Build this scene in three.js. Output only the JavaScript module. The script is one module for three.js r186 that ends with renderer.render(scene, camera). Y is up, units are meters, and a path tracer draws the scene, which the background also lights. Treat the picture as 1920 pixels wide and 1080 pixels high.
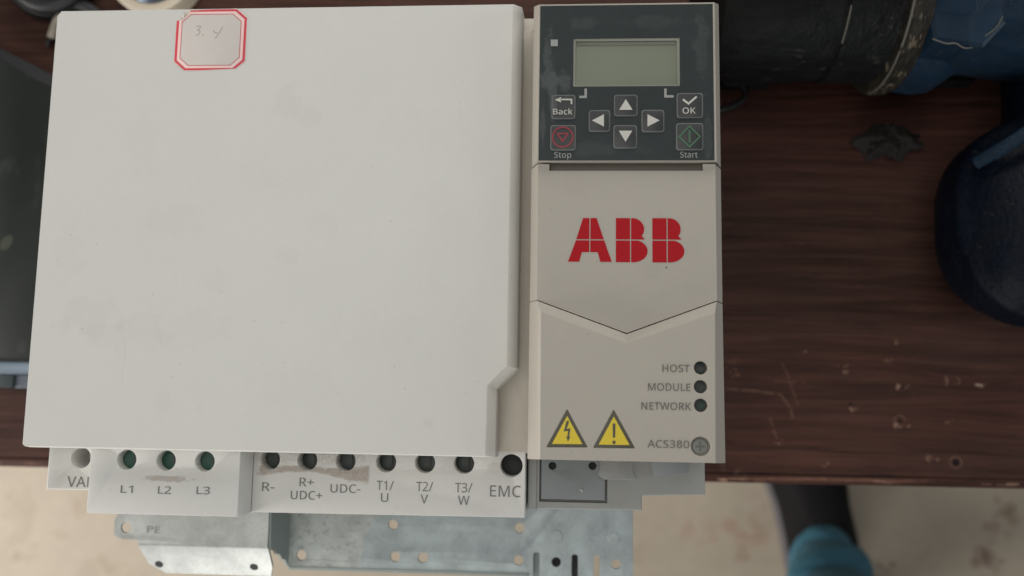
import * as THREE from 'three';
import { FontLoader } from 'three/addons/loaders/FontLoader.js';
import { TextGeometry } from 'three/addons/geometries/TextGeometry.js';
import { RectAreaLightUniformsLib } from 'three/addons/lights/RectAreaLightUniformsLib.js';
import { MarchingCubes } from 'three/addons/objects/MarchingCubes.js';
import { mergeGeometries, mergeVertices, toCreasedNormals } from 'three/addons/utils/BufferGeometryUtils.js';

// ------------------------------------------------------------------ camera, lights, exposure
const TABLE = 0.70, DEEP = 170;               // table top (m), drive depth (mm)
const scene = new THREE.Scene();
const camera = new THREE.PerspectiveCamera(36.48, 16 / 9, 0.02, 30);
{
  const right = new THREE.Vector3(0.997957, -0.061925, -0.015698), back = new THREE.Vector3(0.063355, 0.990905, 0.118714);
  const up = new THREE.Vector3().crossVectors(back, right).normalize();
  camera.matrixAutoUpdate = true;
  camera.quaternion.setFromRotationMatrix(new THREE.Matrix4().makeBasis(right, up, back));
  camera.position.set(0, TABLE + 0.49, 0);
  camera.focus = 0.325;
  camera.userData.fStop = 7.5;
}
scene.background = new THREE.Color(0.06, 0.062, 0.064);
RectAreaLightUniformsLib.init();
function area(name, color, intensity, w, h, at, to) {
  const l = new THREE.RectAreaLight(color, intensity, w, h);
  l.name = name; l.position.set(...at); l.lookAt(...to); l.castShadow = true; scene.add(l);
}
area('window_light', new THREE.Color(1.0, 0.985, 0.945), 2.3, 1.0, 1.0, [-0.24, 2.10, -0.10], [-0.06, 0.85, 0.0]);
area('doorway_light', new THREE.Color(1.0, 0.98, 0.95), 8.5, 0.8, 0.6, [-0.28, 0.98, 1.45], [-0.15, 0.75, 0.05]);
area('left_window_light', new THREE.Color(1.0, 0.97, 0.92), 20.0, 0.6, 0.5, [-1.35, 0.93, 0.36], [-0.4, 0.6, 0.08]);
area('far_window_light', new THREE.Color(1.0, 0.98, 0.94), 4.4, 1.2, 0.6, [0.22, 1.34, -1.2], [0.0, 0.87, 0]);
area('side_fill_light', new THREE.Color(0.93, 0.97, 1.0), 4.0, 0.7, 0.5, [1.3, 1.22, -0.02], [0.05, 0.87, 0]);  // added bluish fill for the right-facing sides, its source unseen
const renderer = new THREE.WebGLRenderer({ antialias: true });
renderer.toneMapping = THREE.LinearToneMapping;
renderer.toneMappingExposure = 1.0;
renderer.shadowMap.enabled = true;

// ------------------------------------------------------------------ noise and textures
function rng(seed) { let s = seed >>> 0; return () => { s = (s + 0x6D2B79F5) >>> 0; let t = s; t = Math.imul(t ^ (t >>> 15), t | 1); t ^= t + Math.imul(t ^ (t >>> 7), t | 61); return ((t ^ (t >>> 14)) >>> 0) / 4294967296; }; }
function hash(x, y, s) { let h = Math.imul(x, 374761393) + Math.imul(y, 668265263) + Math.imul(s, 2147483647 ^ 0x5bd1e995); h = Math.imul(h ^ (h >>> 13), 1274126177); return ((h ^ (h >>> 16)) >>> 0) / 4294967296; }
function vnoise(x, y, s = 1) {
  const xi = Math.floor(x), yi = Math.floor(y), u = x - xi, v = y - yi, a = u * u * (3 - 2 * u), b = v * v * (3 - 2 * v);
  const p = hash(xi, yi, s), q = hash(xi + 1, yi, s), r = hash(xi, yi + 1, s), t = hash(xi + 1, yi + 1, s);
  return p + (q - p) * a + (r - p) * b + (p - q - r + t) * a * b;
}
function fbm(x, y, n = 4, s = 1) { let f = 0, a = 0.5, w = 0; for (let i = 0; i < n; i++) { f += a * vnoise(x, y, s + i * 17); w += a; a *= 0.5; x *= 2.03; y *= 2.03; } return f / w; }
const smooth = (a, b, x) => { const t = Math.min(1, Math.max(0, (x - a) / (b - a))); return t * t * (3 - 2 * t); };
const srgb = (c) => 255 * (c <= 0.0031308 ? 12.92 * c : 1.055 * Math.pow(c, 1 / 2.4) - 0.055);
// A canvas filled texel by texel with fn(u, v) -> [r, g, b] linear; x and z (mm) over a rectangle when a box is given.
function painted(w, h, fn, after, color = true) {
  const c = document.createElement('canvas'); c.width = w; c.height = h;
  const g = c.getContext('2d'), im = g.createImageData(w, h);
  for (let j = 0; j < h; j++) for (let i = 0; i < w; i++) {
    const k = (j * w + i) * 4, p = fn((i + 0.5) / w, (j + 0.5) / h);
    for (let q = 0; q < 3; q++) im.data[k + q] = Math.max(0, Math.min(255, color ? srgb(p[q]) : p[q] * 255));
    im.data[k + 3] = 255;
  }
  g.putImageData(im, 0, 0);
  if (after) after(g, w, h);
  const t = new THREE.CanvasTexture(c);
  t.colorSpace = color ? THREE.SRGBColorSpace : THREE.NoColorSpace; t.wrapS = t.wrapT = THREE.RepeatWrapping; t.anisotropy = 8;
  return t;
}
// uv are metres (x, -z): put the texture over the rectangle x0..x1, z0..z1 (mm)
function over(t, x0, x1, z0, z1) {
  const W = (x1 - x0) / 1000, H = (z1 - z0) / 1000;
  t.repeat.set(1 / W, 1 / H); t.offset.set(-x0 / 1000 / W, z1 / 1000 / H);
  return t;
}
const hex = (c) => new THREE.Color(c);
const lin = (r, g, b) => new THREE.Color().setRGB(r, g, b);
const std = (o) => new THREE.MeshStandardMaterial(o);
const matt = (o) => new THREE.MeshPhysicalMaterial({ specularIntensity: 0.35, ...o });   // dusty, worn surfaces

// moulded plastic: fine spark texture
const grainMap = painted(512, 512, (u, v) => { const n = 0.5 * hash(u * 512 | 0, v * 512 | 0, 5) + 0.5 * hash(u * 256 | 0, v * 256 | 0, 6); return [n, n, n]; }, null, false);
grainMap.repeat.set(1 / 0.06, 1 / 0.06);
const PL = [0.63, 0.622, 0.585];
function blot(list, x, z, seed) {                   // irregular grubby marks with an outline of their own
  let d = 0;
  for (const [cx, cz, rx, rz, a] of list) {
    const q = Math.hypot((x - cx) / rx, (z - cz) / rz) + (fbm(x * 0.22 + 9, z * 0.22, 4, seed) - 0.5) * 1.5;
    d += a * smooth(1.05, 0.55, q) * (0.45 + 0.9 * fbm(x * 0.9, z * 0.9, 3, seed + 3));
  }
  return d;
}
const coverMarks = [[-109, -110, 8, 7, .10], [-100, -104, 5, 6, .08], [-150, -62, 12, 7, .06], [-106, -50, 5, 5, .07], [-180, -26, 14, 9, .09], [-170, -20, 20, 7, .06], [-132, -40, 7, 4, .05], [-92, -60, 9, 6, .05],
  [-140, -22, 15, 8, .05], [-150, 6, 5, 6, .06], [-50, 12, 3, 2, .12], [-136, 8, 3, 3, .07], [-190, -50, 6, 12, .05], [-60, -100, 18, 10, .03], [-70, -20, 22, 12, .035], [-48, -60, 10, 22, .03], [-100, 0, 20, 9, .035], [-165, -95, 9, 14, .045], [-120, -80, 10, 6, .045]];
function plasticMap(x0, x1, z0, z1, marks, seed, w = 1024, h = 1024, base = PL, extra) {
  return over(painted(w, h, (u, v) => {
    const x = x0 + u * (x1 - x0), z = z0 + v * (z1 - z0);
    const m = 1 + 0.03 * (fbm(x * 0.05, z * 0.05, 4, seed) - 0.5) + 0.02 * (fbm(x * 0.8, z * 0.8, 3, seed + 7) - 0.5);
    const speck = hash(Math.floor(x * 2.2), Math.floor(z * 2.2), seed) > 0.9997 ? 0.2 : 0;
    const d = Math.min(0.6, 0.42 * blot(marks, x, z, seed) + speck);
    let c = [base[0] * m * (1 - d), base[1] * m * (1 - d * 1.06), base[2] * m * (1 - d * 1.18)];
    return extra ? extra(c, x, z) : c;
  }), x0, x1, z0, z1);
}
function plastic(map, o = {}) { return std({ map, roughness: 0.55, bumpMap: grainMap, bumpScale: 0.00003, ...o }); }

const M = {};
M.cover = plastic(plasticMap(-206, -14, -152, 26, coverMarks, 11, 1024, 1024, PL, (c, x, z) => {
  let d = 0;                                            // fine scratches
  for (const [a, b, e, f, k] of [[-167, -18, -166, -2, .10], [-140, -95, -131, -99, .06], [-60, -30, -52, -44, .05], [-88, -128, -70, -126, .04], [-186, -70, -183, -56, .06], [-118, -14, -104, -12, .06], [-44, -118, -40, -100, .05], [-75, 8, -66, 12, .06], [-150, -48, -147, -38, .06], [-36, -92, -35, -80, .05]]) {
    const L = (e - a) ** 2 + (f - b) ** 2, t = Math.max(0, Math.min(1, ((x - a) * (e - a) + (z - b) * (f - b)) / L)), q = Math.hypot(x - a - t * (e - a) - .5 * Math.sin(t * 5), z - b - t * (f - b));
    if (q < .35) d = Math.max(d, k * (1 - q / .35) * (.3 + vnoise(t * 14, b, 3)));
  }
  return c.map((v) => v * (1 - d));
}));
const moduleMarks = [[30, -45, 5, 4, .08], [33, -60, 3, 6, .06], [44, -52, 3, 5, .05], [0, -30, 8, 5, .05], [28, -28, 5, 3, .06], [5, -75, 9, 4, .04], [46, -35, 4, 6, .05], [20, 10, 6, 4, .04], [30.5, 12, 4, 3, .04]];
const MODP = [0.375, 0.345, 0.298];
M.module = plastic(plasticMap(-16, 60, -150, 26, moduleMarks, 23, 512, 1024, MODP, (c, x, z) => Math.hypot(x - 35.2, z + 45.2) < 0.35 ? [.1, .09, .08] : c));
M.housing = plastic(plasticMap(-206, 60, -152, 50, [[-18, 0, 2, 5, .15], [-20, -20, 3, 6, .1]], 31, 512, 512, [0.50, 0.455, 0.39]));
const brown = [0.30, 0.235, 0.185];
function smear(c, x, z) {                             // dried brown grease round R- ... UDC- and under L2
  const n = fbm(x * 0.5, z * 0.9, 4, 77) - 0.5, m = fbm(x * 1.7, z * 2.5, 3, 78);
  let a = 0;
  const t = Math.max(0, Math.min(.999, (x + 120) / 44)) * 5, K = [[32, 2.0], [31.2, 1.2], [31, .85], [31.4, 1.0], [32.8, 2.3], [32.3, 3.9]], kk = K[Math.floor(t)], kn = K[Math.floor(t) + 1], mid = kk[0] + (kn[0] - kk[0]) * (t % 1), half = kk[1] + (kn[1] - kk[1]) * (t % 1);
  if (x > -123 && x < -75) a = Math.max(a, smooth(half + 0.5, half * 0.6, Math.abs(z - mid) + n * 1.6) * (0.4 + 0.55 * m) * smooth(-122, -119.5, x + n * 3) * smooth(-75.8, -77, x));
  if (x > -122 && x < -78) a = Math.max(a, 0.30 * smooth(30.2, 27, z + n * 3) * smooth(.35, .6, m));
  const q = Math.hypot((x + 150.5) / 9.8, (z - 34.5) / 1.2) + n * 0.9;
  a = Math.max(a, smooth(1.1, 0.6, q) * 0.62 * (0.55 + 0.6 * m));
  if (x > -45 && x < -24) a = Math.max(a, 0.22 * smooth(.5, .75, fbm(x * .25, z * .4, 3, 90)) * smooth(33, 27, z));
  return c.map((v, i) => v * (1 - a) + brown[i] * a);
}
M.terminal = plastic(plasticMap(-206, -14, 18, 50, [[-30, 44, 9, 4, .08], [-60, 45, 6, 2, .07], [-175, 44, 7, 3, .04], [-198, 36, 5, 4, .14], [-200, 28, 3, 4, .09], [-140, 32, 4, 3, .08]], 41, 2048, 384, [0.62, 0.612, 0.58], smear));
M.grey = plastic(plasticMap(-16, 60, 15, 50, [[20, 36, 9, 4, .12], [26, 28, 6, 5, .1], [45, 33, 6, 3, .1], [18, 42, 5, 2, .15]], 51, 512, 256, [0.27, 0.273, 0.262]));
M.door = plastic(plasticMap(-16, 60, 15, 50, [[0, 32, 4, 3, .08]], 52, 256, 128, [0.21, 0.228, 0.23]));
M.print = std({ color: lin(0.165, 0.163, 0.157), roughness: 0.7 });
M.printModule = std({ color: lin(0.115, 0.11, 0.10), roughness: 0.7 });
M.faint = std({ color: lin(0.36, 0.36, 0.345), roughness: 0.5, metalness: 0.3 });
M.red = matt({ color: lin(0.36, 0.006, 0.012), roughness: 0.65 });
M.dark = std({ color: lin(0.018, 0.02, 0.02), roughness: 0.7 });
M.gap = std({ color: lin(0.05, 0.045, 0.04), roughness: 0.8 });
M.green = std({ color: lin(0.012, 0.062, 0.04), roughness: 0.5 });
M.blackBlock = std({ color: lin(0.035, 0.045, 0.042), roughness: 0.5 });
M.steel = std({ color: lin(0.55, 0.56, 0.55), roughness: 0.4, metalness: 0.9 });
// keypad overlay film, dusty on its left side
const dustMarks = [[-8, -122, 3, 14, .8], [-6, -108, 2, 9, .9], [-1, -113, 3, 5, .8], [48, -125, 3, 14, .35], [6, -136, 6, 4, .35], [30, -136, 14, 3, .25], [12, -88, 16, 3, .25], [-9.5, -98, 1, 12, .6], [50, -95, 1.5, 10, .4]];
function filmMap(base, seed) {
  return over(painted(512, 512, (u, v) => {
    const x = -12 + u * 66, z = -144 + v * 62;
    let d = Math.min(0.4, 0.42 * blot(dustMarks, x, z, seed)) + 0.05 * fbm(x * 0.3, z * 0.3, 4, seed);
    if (hash(Math.floor(x * 4), Math.floor(z * 4), 9) > 0.998) d += 0.1;
    return [base[0] + d * 0.10, base[1] + d * 0.105, base[2] + d * 0.10];
  }), -12, 54, -144, -82);
}
M.film = matt({ map: filmMap([0.026, 0.033, 0.034], 61), roughness: 0.42 });
M.key = std({ map: filmMap([0.019, 0.022, 0.022], 62), roughness: 0.5 });
M.keyRim = std({ color: lin(0.10, 0.108, 0.105), roughness: 0.55 });
M.icon = std({ color: lin(0.50, 0.49, 0.45), roughness: 0.6 });
M.iconDim = std({ color: lin(0.28, 0.282, 0.27), roughness: 0.6 });
M.iconRed = std({ color: lin(0.24, 0.022, 0.035), roughness: 0.6 });
M.iconGreen = std({ color: lin(0.05, 0.13, 0.07), roughness: 0.6 });
M.lcd = std({ color: lin(0.165, 0.185, 0.135), roughness: 0.35 });
M.lcdRim = std({ color: lin(0.20, 0.208, 0.17), roughness: 0.45 });
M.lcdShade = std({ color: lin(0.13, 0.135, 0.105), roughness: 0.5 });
M.yellow = std({ color: lin(0.62, 0.47, 0.015), roughness: 0.5 });
M.olive = std({ color: lin(0.07, 0.065, 0.045), roughness: 0.6 });
// galvanised sheet: spangle, peeling film with an outline, a bluish reflection tinted in, scuffs
function zincMap(x0, x1, z0, z1, seed, filmAndTint) {
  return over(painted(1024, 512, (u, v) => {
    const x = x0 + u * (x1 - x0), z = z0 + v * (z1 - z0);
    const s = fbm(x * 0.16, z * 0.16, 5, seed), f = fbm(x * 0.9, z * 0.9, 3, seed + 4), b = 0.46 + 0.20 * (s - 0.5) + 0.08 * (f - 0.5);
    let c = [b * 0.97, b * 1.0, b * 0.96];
    if (filmAndTint) {
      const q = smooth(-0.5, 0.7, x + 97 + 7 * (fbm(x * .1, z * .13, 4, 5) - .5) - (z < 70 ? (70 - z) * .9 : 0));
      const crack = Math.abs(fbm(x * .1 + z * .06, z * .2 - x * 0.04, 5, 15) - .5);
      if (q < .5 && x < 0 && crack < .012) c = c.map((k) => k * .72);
      c = [c[0] * (1.03 - .22 * q), c[1] * (1.06 - .17 * q), c[2] * (1.06 - .12 * q)];          // peeling film at the left end; zinc beyond it tinted with a bluish reflection
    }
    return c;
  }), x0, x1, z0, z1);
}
const filmEdge = (x, z) => smooth(-0.5, 0.7, x + 97 + 7 * (fbm(x * .1, z * .13, 4, 5) - .5) - (z < 70 ? (70 - z) * .9 : 0));  // edge of the peeling film; the reflection tint starts beyond it
const zincBump = painted(512, 256, (u, v) => { const x = -135 + u * 170, z = 30 + v * 60, q = filmEdge(x, z), n = .5 + (1 - q) * (fbm(x * .1 + z * .06, z * .2 - x * .04, 5, 15) - .5) * .8 + .03 * (fbm(x * .6, z * .6, 3, 2) - .5); return [n, n, n]; }, null, false);
const zincRough = over(painted(512, 256, (u, v) => { const x = -135 + u * 170, z = 30 + v * 60, q = filmEdge(x, z), n = .62 - .08 * q + .10 * (fbm(x * .15, z * .15, 4, 6) - .5); return [n, n, n]; }, null, false), -135, 35, 30, 90);
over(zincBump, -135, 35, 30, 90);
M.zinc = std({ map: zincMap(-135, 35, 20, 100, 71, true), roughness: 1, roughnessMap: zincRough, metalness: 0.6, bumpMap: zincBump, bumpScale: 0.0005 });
M.zincPE = std({ map: zincMap(-206, -130, 35, 100, 81, false), roughness: 0.5, metalness: 0.7 });
M.zincDark = std({ color: lin(0.30, 0.34, 0.33), roughness: 0.55, metalness: 0.6 });

// ------------------------------------------------------------------ geometry helpers (mm, level 0 = front of the large cover)
const V2 = (p) => new THREE.Vector2(p[0], p[1]);
const signed = (p) => { let a = 0; for (let i = 0; i < p.length; i++) { const q = p[(i + 1) % p.length]; a += p[i][0] * q[1] - q[0] * p[i][1]; } return a / 2; };
const ccw = (p) => (signed(p) < 0 ? p.slice().reverse() : p);
function inset(poly, d) {                               // ccw polygon, moved inward by d
  const n = poly.length;
  return poly.map((b, i) => {
    const a = poly[(i + n - 1) % n], c = poly[(i + 1) % n];
    let e = [b[0] - a[0], b[1] - a[1]], f = [c[0] - b[0], c[1] - b[1]];
    const le = Math.hypot(...e) || 1, lf = Math.hypot(...f) || 1; e = [e[0] / le, e[1] / le]; f = [f[0] / lf, f[1] / lf];
    const m = [-e[1] - f[1], e[0] + f[0]], k = 1 + e[0] * f[0] + e[1] * f[1];
    return [b[0] + m[0] * d / Math.max(k, 0.3), b[1] + m[1] * d / Math.max(k, 0.3)];
  });
}
function rounded(poly, r, seg = 4) {
  const P = ccw(poly), n = P.length, out = [];
  P.forEach((b, i) => {
    const a = P[(i + n - 1) % n], c = P[(i + 1) % n], rr = Array.isArray(r) ? r[i] : r;
    const l1 = Math.hypot(a[0] - b[0], a[1] - b[1]), l2 = Math.hypot(c[0] - b[0], c[1] - b[1]), t = Math.min(rr, l1 * 0.45, l2 * 0.45);
    if (t < 1e-6) { out.push(b); return; }
    const p = [b[0] + (a[0] - b[0]) / l1 * t, b[1] + (a[1] - b[1]) / l1 * t], q = [b[0] + (c[0] - b[0]) / l2 * t, b[1] + (c[1] - b[1]) / l2 * t];
    for (let s = 0; s <= seg; s++) { const u = s / seg; out.push([(1 - u) ** 2 * p[0] + 2 * u * (1 - u) * b[0] + u * u * q[0], (1 - u) ** 2 * p[1] + 2 * u * (1 - u) * b[1] + u * u * q[1]]); }
  });
  return out;
}
const rect = (x0, x1, z0, z1) => [[x0, z0], [x1, z0], [x1, z1], [x0, z1]];
const circle = (x, z, r, n = 28) => Array.from({ length: n }, (_, i) => [x + r * Math.cos(i / n * 2 * Math.PI), z + r * Math.sin(i / n * 2 * Math.PI)]);
class Tri {                                             // collects triangles in mm
  constructor() { this.p = []; }
  t(a, b, c) { this.p.push(...a, ...b, ...c); }
  q(a, b, c, d) { this.t(a, b, c); this.t(a, c, d); }
  geo(crease = 0.5) {
    const g = new THREE.BufferGeometry(); g.setAttribute('position', new THREE.Float32BufferAttribute(this.p, 3));
    return finish(g, crease);
  }
}
function finish(g, crease = 0.5) {                      // metres above the table, box-projected uv in metres, creased normals
  g.scale(0.001, 0.001, 0.001); g.translate(0, DEEP / 1000, 0);
  return project(toCreasedNormals(g.index ? g.toNonIndexed() : g, crease));
}
function project(g) {
  const p = g.attributes.position, uv = new Float32Array(p.count * 2), a = new THREE.Vector3(), b = new THREE.Vector3(), c = new THREE.Vector3();
  for (let i = 0; i < p.count; i += 3) {
    a.fromBufferAttribute(p, i); b.fromBufferAttribute(p, i + 1); c.fromBufferAttribute(p, i + 2);
    const n = b.clone().sub(a).cross(c.clone().sub(a)), x = Math.abs(n.x), y = Math.abs(n.y), z = Math.abs(n.z);
    [a, b, c].forEach((v, k) => { const o = (i + k) * 2; if (y >= x * 0.5 && y >= z * 0.5) { uv[o] = v.x; uv[o + 1] = -v.z; } else if (x > z) { uv[o] = v.x - 0.02 * v.y; uv[o + 1] = -v.z; } else { uv[o] = v.x; uv[o + 1] = v.y - v.z; } });
  }
  g.setAttribute('uv', new THREE.BufferAttribute(uv, 2));
  return g;
}
// rings from the top down, all with the same number of points; holes [{p, depth, lip}] cut into the top cap
function loft(rings, { holes = [], crease = 0.5, bottom = true } = {}) {
  const T = new Tri(), up = (p, y) => [p[0], y, p[1]];
  const R = rings.map((r) => ({ y: r.y, ys: r.ys, p: signed(r.p) < 0 ? r.p.slice().reverse() : r.p }));
  const at = (r, i) => up(r.p[i], r.ys ? r.ys[i] : r.y);
  for (let k = 0; k + 1 < R.length; k++) for (let i = 0, n = R[k].p.length; i < n; i++) { const j = (i + 1) % n; T.q(at(R[k], i), at(R[k], j), at(R[k + 1], j), at(R[k + 1], i)); }
  const H = holes.map((h) => ({ lip: 0, depth: 2, ...h, p: ccw(h.p) }));
  const cap = (r, flip, hs) => {
    const c = r.p.map(V2), hp = hs.map((h) => h.map(V2)), all = [...r.p, ...hs.flat()];
    for (const [i, j, k] of THREE.ShapeUtils.triangulateShape(c, hp)) { const f = (m) => up(all[m], r.ys ? r.ys[m] ?? r.y : r.y); flip ? T.t(f(i), f(j), f(k)) : T.t(f(i), f(k), f(j)); }
  };
  cap(R[0], false, H.map((h) => (h.lip ? inset(h.p, -h.lip) : h.p)));
  if (bottom) cap(R[R.length - 1], true, []);
  for (const h of H) {
    const y0 = R[0].y, n = h.p.length, rr = h.lip ? [[inset(h.p, -h.lip), y0], [inset(h.p, -h.lip * .3), y0 - h.lip * .3], [h.p, y0 - h.lip], [h.p, y0 - h.depth]] : [[h.p, y0], [h.p, y0 - h.depth]];
    for (let k = 0; k + 1 < rr.length; k++) for (let i = 0; i < n; i++) { const j = (i + 1) % n; T.q(up(rr[k][0][j], rr[k][1]), up(rr[k][0][i], rr[k][1]), up(rr[k + 1][0][i], rr[k + 1][1]), up(rr[k + 1][0][j], rr[k + 1][1])); }
    if (!h.through) for (const [i, j, k] of THREE.ShapeUtils.triangulateShape(h.p.map(V2), [])) T.t(up(h.p[i], y0 - h.depth), up(h.p[k], y0 - h.depth), up(h.p[j], y0 - h.depth));
  }
  return T.geo(crease);
}
function plate(poly, top, thick, { bevel = 0.4, holes = [], crease = 0.6 } = {}) {   // flat piece with a rounded upper edge
  const P = ccw(poly), b = bevel;
  const rings = b > 0 ? [{ p: inset(P, b), y: top }, { p: inset(P, b * .62), y: top - b * .08 }, { p: inset(P, b * .29), y: top - b * .29 }, { p: inset(P, b * .08), y: top - b * .62 }, { p: P, y: top - b }, { p: P, y: top - thick }] : [{ p: P, y: top }, { p: P, y: top - thick }];
  return loft(rings, { holes, crease });
}
// a sheet with holes right through
function sheet(poly, top, thick, holes = []) {
  const s = new THREE.Shape(ccw(poly).map(([x, z]) => new THREE.Vector2(x, -z)));
  for (const h of holes) s.holes.push(new THREE.Path(h.map(([x, z]) => new THREE.Vector2(x, -z))));
  const g = new THREE.ExtrudeGeometry(s, { depth: thick - 0.5, bevelEnabled: true, bevelThickness: 0.25, bevelSize: 0.25, bevelOffset: -0.25, bevelSegments: 2, curveSegments: 10 });
  g.rotateX(-Math.PI / 2); g.translate(0, top - thick + 0.25, 0);
  return finish(g, 0.6);
}
const counts = {};
function numbered(n) { const k = counts[n] = (counts[n] ?? -1) + 1; return k ? `${n}_${String(k).padStart(3, '0')}` : n; }
function part(name, geometry, material, parent, label) {
  const m = new THREE.Mesh(geometry, material); m.name = parent === scene ? numbered(name) : name; m.castShadow = m.receiveShadow = true;
  if (label) m.userData.label = label;
  parent.add(m); return m;
}
function thing(name, label, category, at = [0, 0, 0], group) {
  const o = new THREE.Group(); o.name = numbered(name); o.position.set(...at); o.userData = { label, category };
  if (group) o.userData.group = group;
  scene.add(o); return o;
}
function struct(name, geometry, material) { const m = part(name, geometry, material, scene); m.userData.kind = 'structure'; return m; }
const merge = (l) => mergeGeometries(l.map((g) => (g.index ? g.toNonIndexed() : g)).map((g) => { for (const k of Object.keys(g.attributes)) if (!['position', 'normal', 'uv'].includes(k)) g.deleteAttribute(k); return g; }));
let CAP = 7.14;
const font = await new FontLoader().loadAsync('fonts/droid/droid_sans_regular.typeface.json');
{ const g = new TextGeometry('H', { font, size: 10, depth: 1 }); g.computeBoundingBox(); CAP = g.boundingBox.max.y; }
// raised lettering: cap height and overall width in mm, baseline at z, centred on cx
function words(str, cx, z, cap, width, level, { thick = 0.14, turn = 0 } = {}) {
  const g = new TextGeometry(str, { font, size: 10, depth: 1, curveSegments: 5, bevelEnabled: false });
  g.computeBoundingBox(); const b = g.boundingBox, ref = CAP;
  g.translate(-(b.min.x + b.max.x) / 2, 0, 0); g.scale(width / (b.max.x - b.min.x), cap / ref, thick);
  g.rotateX(-Math.PI / 2); g.rotateY(turn); g.translate(cx, level, z);
  return finish(g, 0.5);
}

// ------------------------------------------------------------------ the drive
const drive = thing('variable_speed_drive', 'large off-white motor drive lying on its back with a keypad and red lettering', 'motor drive', [0, TABLE, 0]);

// deep body behind the covers
part('heat_sink', plate(rect(-188, 46, -142, 14), -112, 58, { bevel: 1 }), M.zincDark, drive);
part('housing', plate(rounded([[-200, -149.3], [-13, -149.3], [-13, 22.6], [-200, 22.6]], 1), -15, 98, { bevel: 0.7 }), M.housing, drive);
part('module_housing', plate(rect(-13.4, 55.4, -146, 20), -14, 97, { bevel: 0.6 }), M.housing, drive);

// large blank cover with its notched, bevelled right edge
{
  const top = [[-203.1, -145.6], [-201.6, -147.6], [-22.0, -148.2], [-22.2, -9.8], [-29.3, -2.4], [-29.4, 22.9], [-202.6, 22.6], [-203.2, 22.0]];
  const out = [[-204.0, -146.0], [-202.0, -148.5], [-18.5, -149.1], [-18.5, -8.9], [-25.7, -1.3], [-25.9, 23.7], [-203.0, 23.5], [-204.1, 22.4]];
  const mixp = (t, y) => ({ p: top.map((a, i) => [a[0] + (out[i][0] - a[0]) * t, a[1] + (out[i][1] - a[1]) * t]), y });
  const grow = (d, y) => ({ p: inset(ccw(out), -d), y });
  const rings = [mixp(0, 0), mixp(0.04, -0.03), mixp(0.10, -0.16), mixp(0.18, -0.4), mixp(0.9, -4.2), mixp(0.97, -4.6), mixp(1, -5.2)].map((r) => ({ ...r, p: ccw(r.p) }));
  part('blank_cover', loft([...rings, grow(0.35, -15.4)], { crease: 0.45 }), M.cover, drive);
}

// inspection sticker with a red double border
{
  const S = painted(512, 512, (u, v) => { const n = 0.60 + 0.03 * (fbm(u * 9, v * 9, 4, 3) - 0.5); return [n, n * 0.925, n * 0.865]; }, (g) => {
    const oct = (d) => { const a = 14 + d, b = 498 - d, c = 70 - d * 0.25; g.beginPath(); g.moveTo(a + c, a); g.lineTo(b - c, a); g.lineTo(b, a + c); g.lineTo(b, b - c); g.lineTo(b - c, b); g.lineTo(a + c, b); g.lineTo(a, b - c); g.lineTo(a, a + c); g.closePath(); };
    g.strokeStyle = '#d3414f'; g.lineWidth = 17; oct(2); g.stroke();
    g.strokeStyle = '#f1cdc8'; g.lineWidth = 16; oct(20); g.stroke();
    g.strokeStyle = '#b9494f'; g.lineWidth = 5; oct(33); g.stroke();
    g.fillStyle = '#cdc3b6'; g.beginPath(); g.moveTo(0, 0); g.lineTo(96, 0); g.lineTo(100, 34); g.lineTo(42, 92); g.lineTo(0, 100); g.fill();
    g.strokeStyle = '#77736f'; g.lineCap = 'round'; g.lineWidth = 4;
    const path = (...q) => { g.beginPath(); q.forEach(([x, y], i) => (i ? g.lineTo(x, y) : g.moveTo(x, y))); g.stroke(); };
    path([150, 150], [166, 140], [180, 146], [172, 166], [158, 176]); path([158, 176], [178, 184], [172, 208], [150, 222]); g.lineWidth = 6; path([198, 214], [203, 216]);
    g.lineWidth = 4; path([272, 178], [282, 198], [304, 202]); path([336, 150], [322, 186], [300, 226], [288, 246]);
  });
  over(S, -154.6, -125.6, -147.9, -122.4);
  const p = rounded([[-150.6, -147.2], [-130.2, -147.9], [-126.0, -144.6], [-125.5, -126.8], [-129.0, -123.4], [-149.6, -122.5], [-154.2, -126.0], [-154.6, -142.6], [-152.3, -144.5]], 0.3, 2);
  part('inspection_sticker', plate(p, 0.18, 0.2, { bevel: 0.05 }), std({ map: S, roughness: 0.75 }), drive, 'paper sticker with a red double border and pencilled numbers');
  const curl = new Tri(), N = 7;                         // its lifted corner
  for (let i = 0; i < N; i++) { const f = (t, w) => [-152.3 + 1.3 * t + w * .9, 0.2 + 1.3 * Math.sin(t * 2.2), -144.6 - 1.6 * t + 0.5 * w]; const a = i / N, b = (i + 1) / N; curl.q(f(a, 0), f(a, 1), f(b, 1), f(b, 0)); }
  part('lifted_corner', curl.geo(1), M.icon, drive);
}

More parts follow.
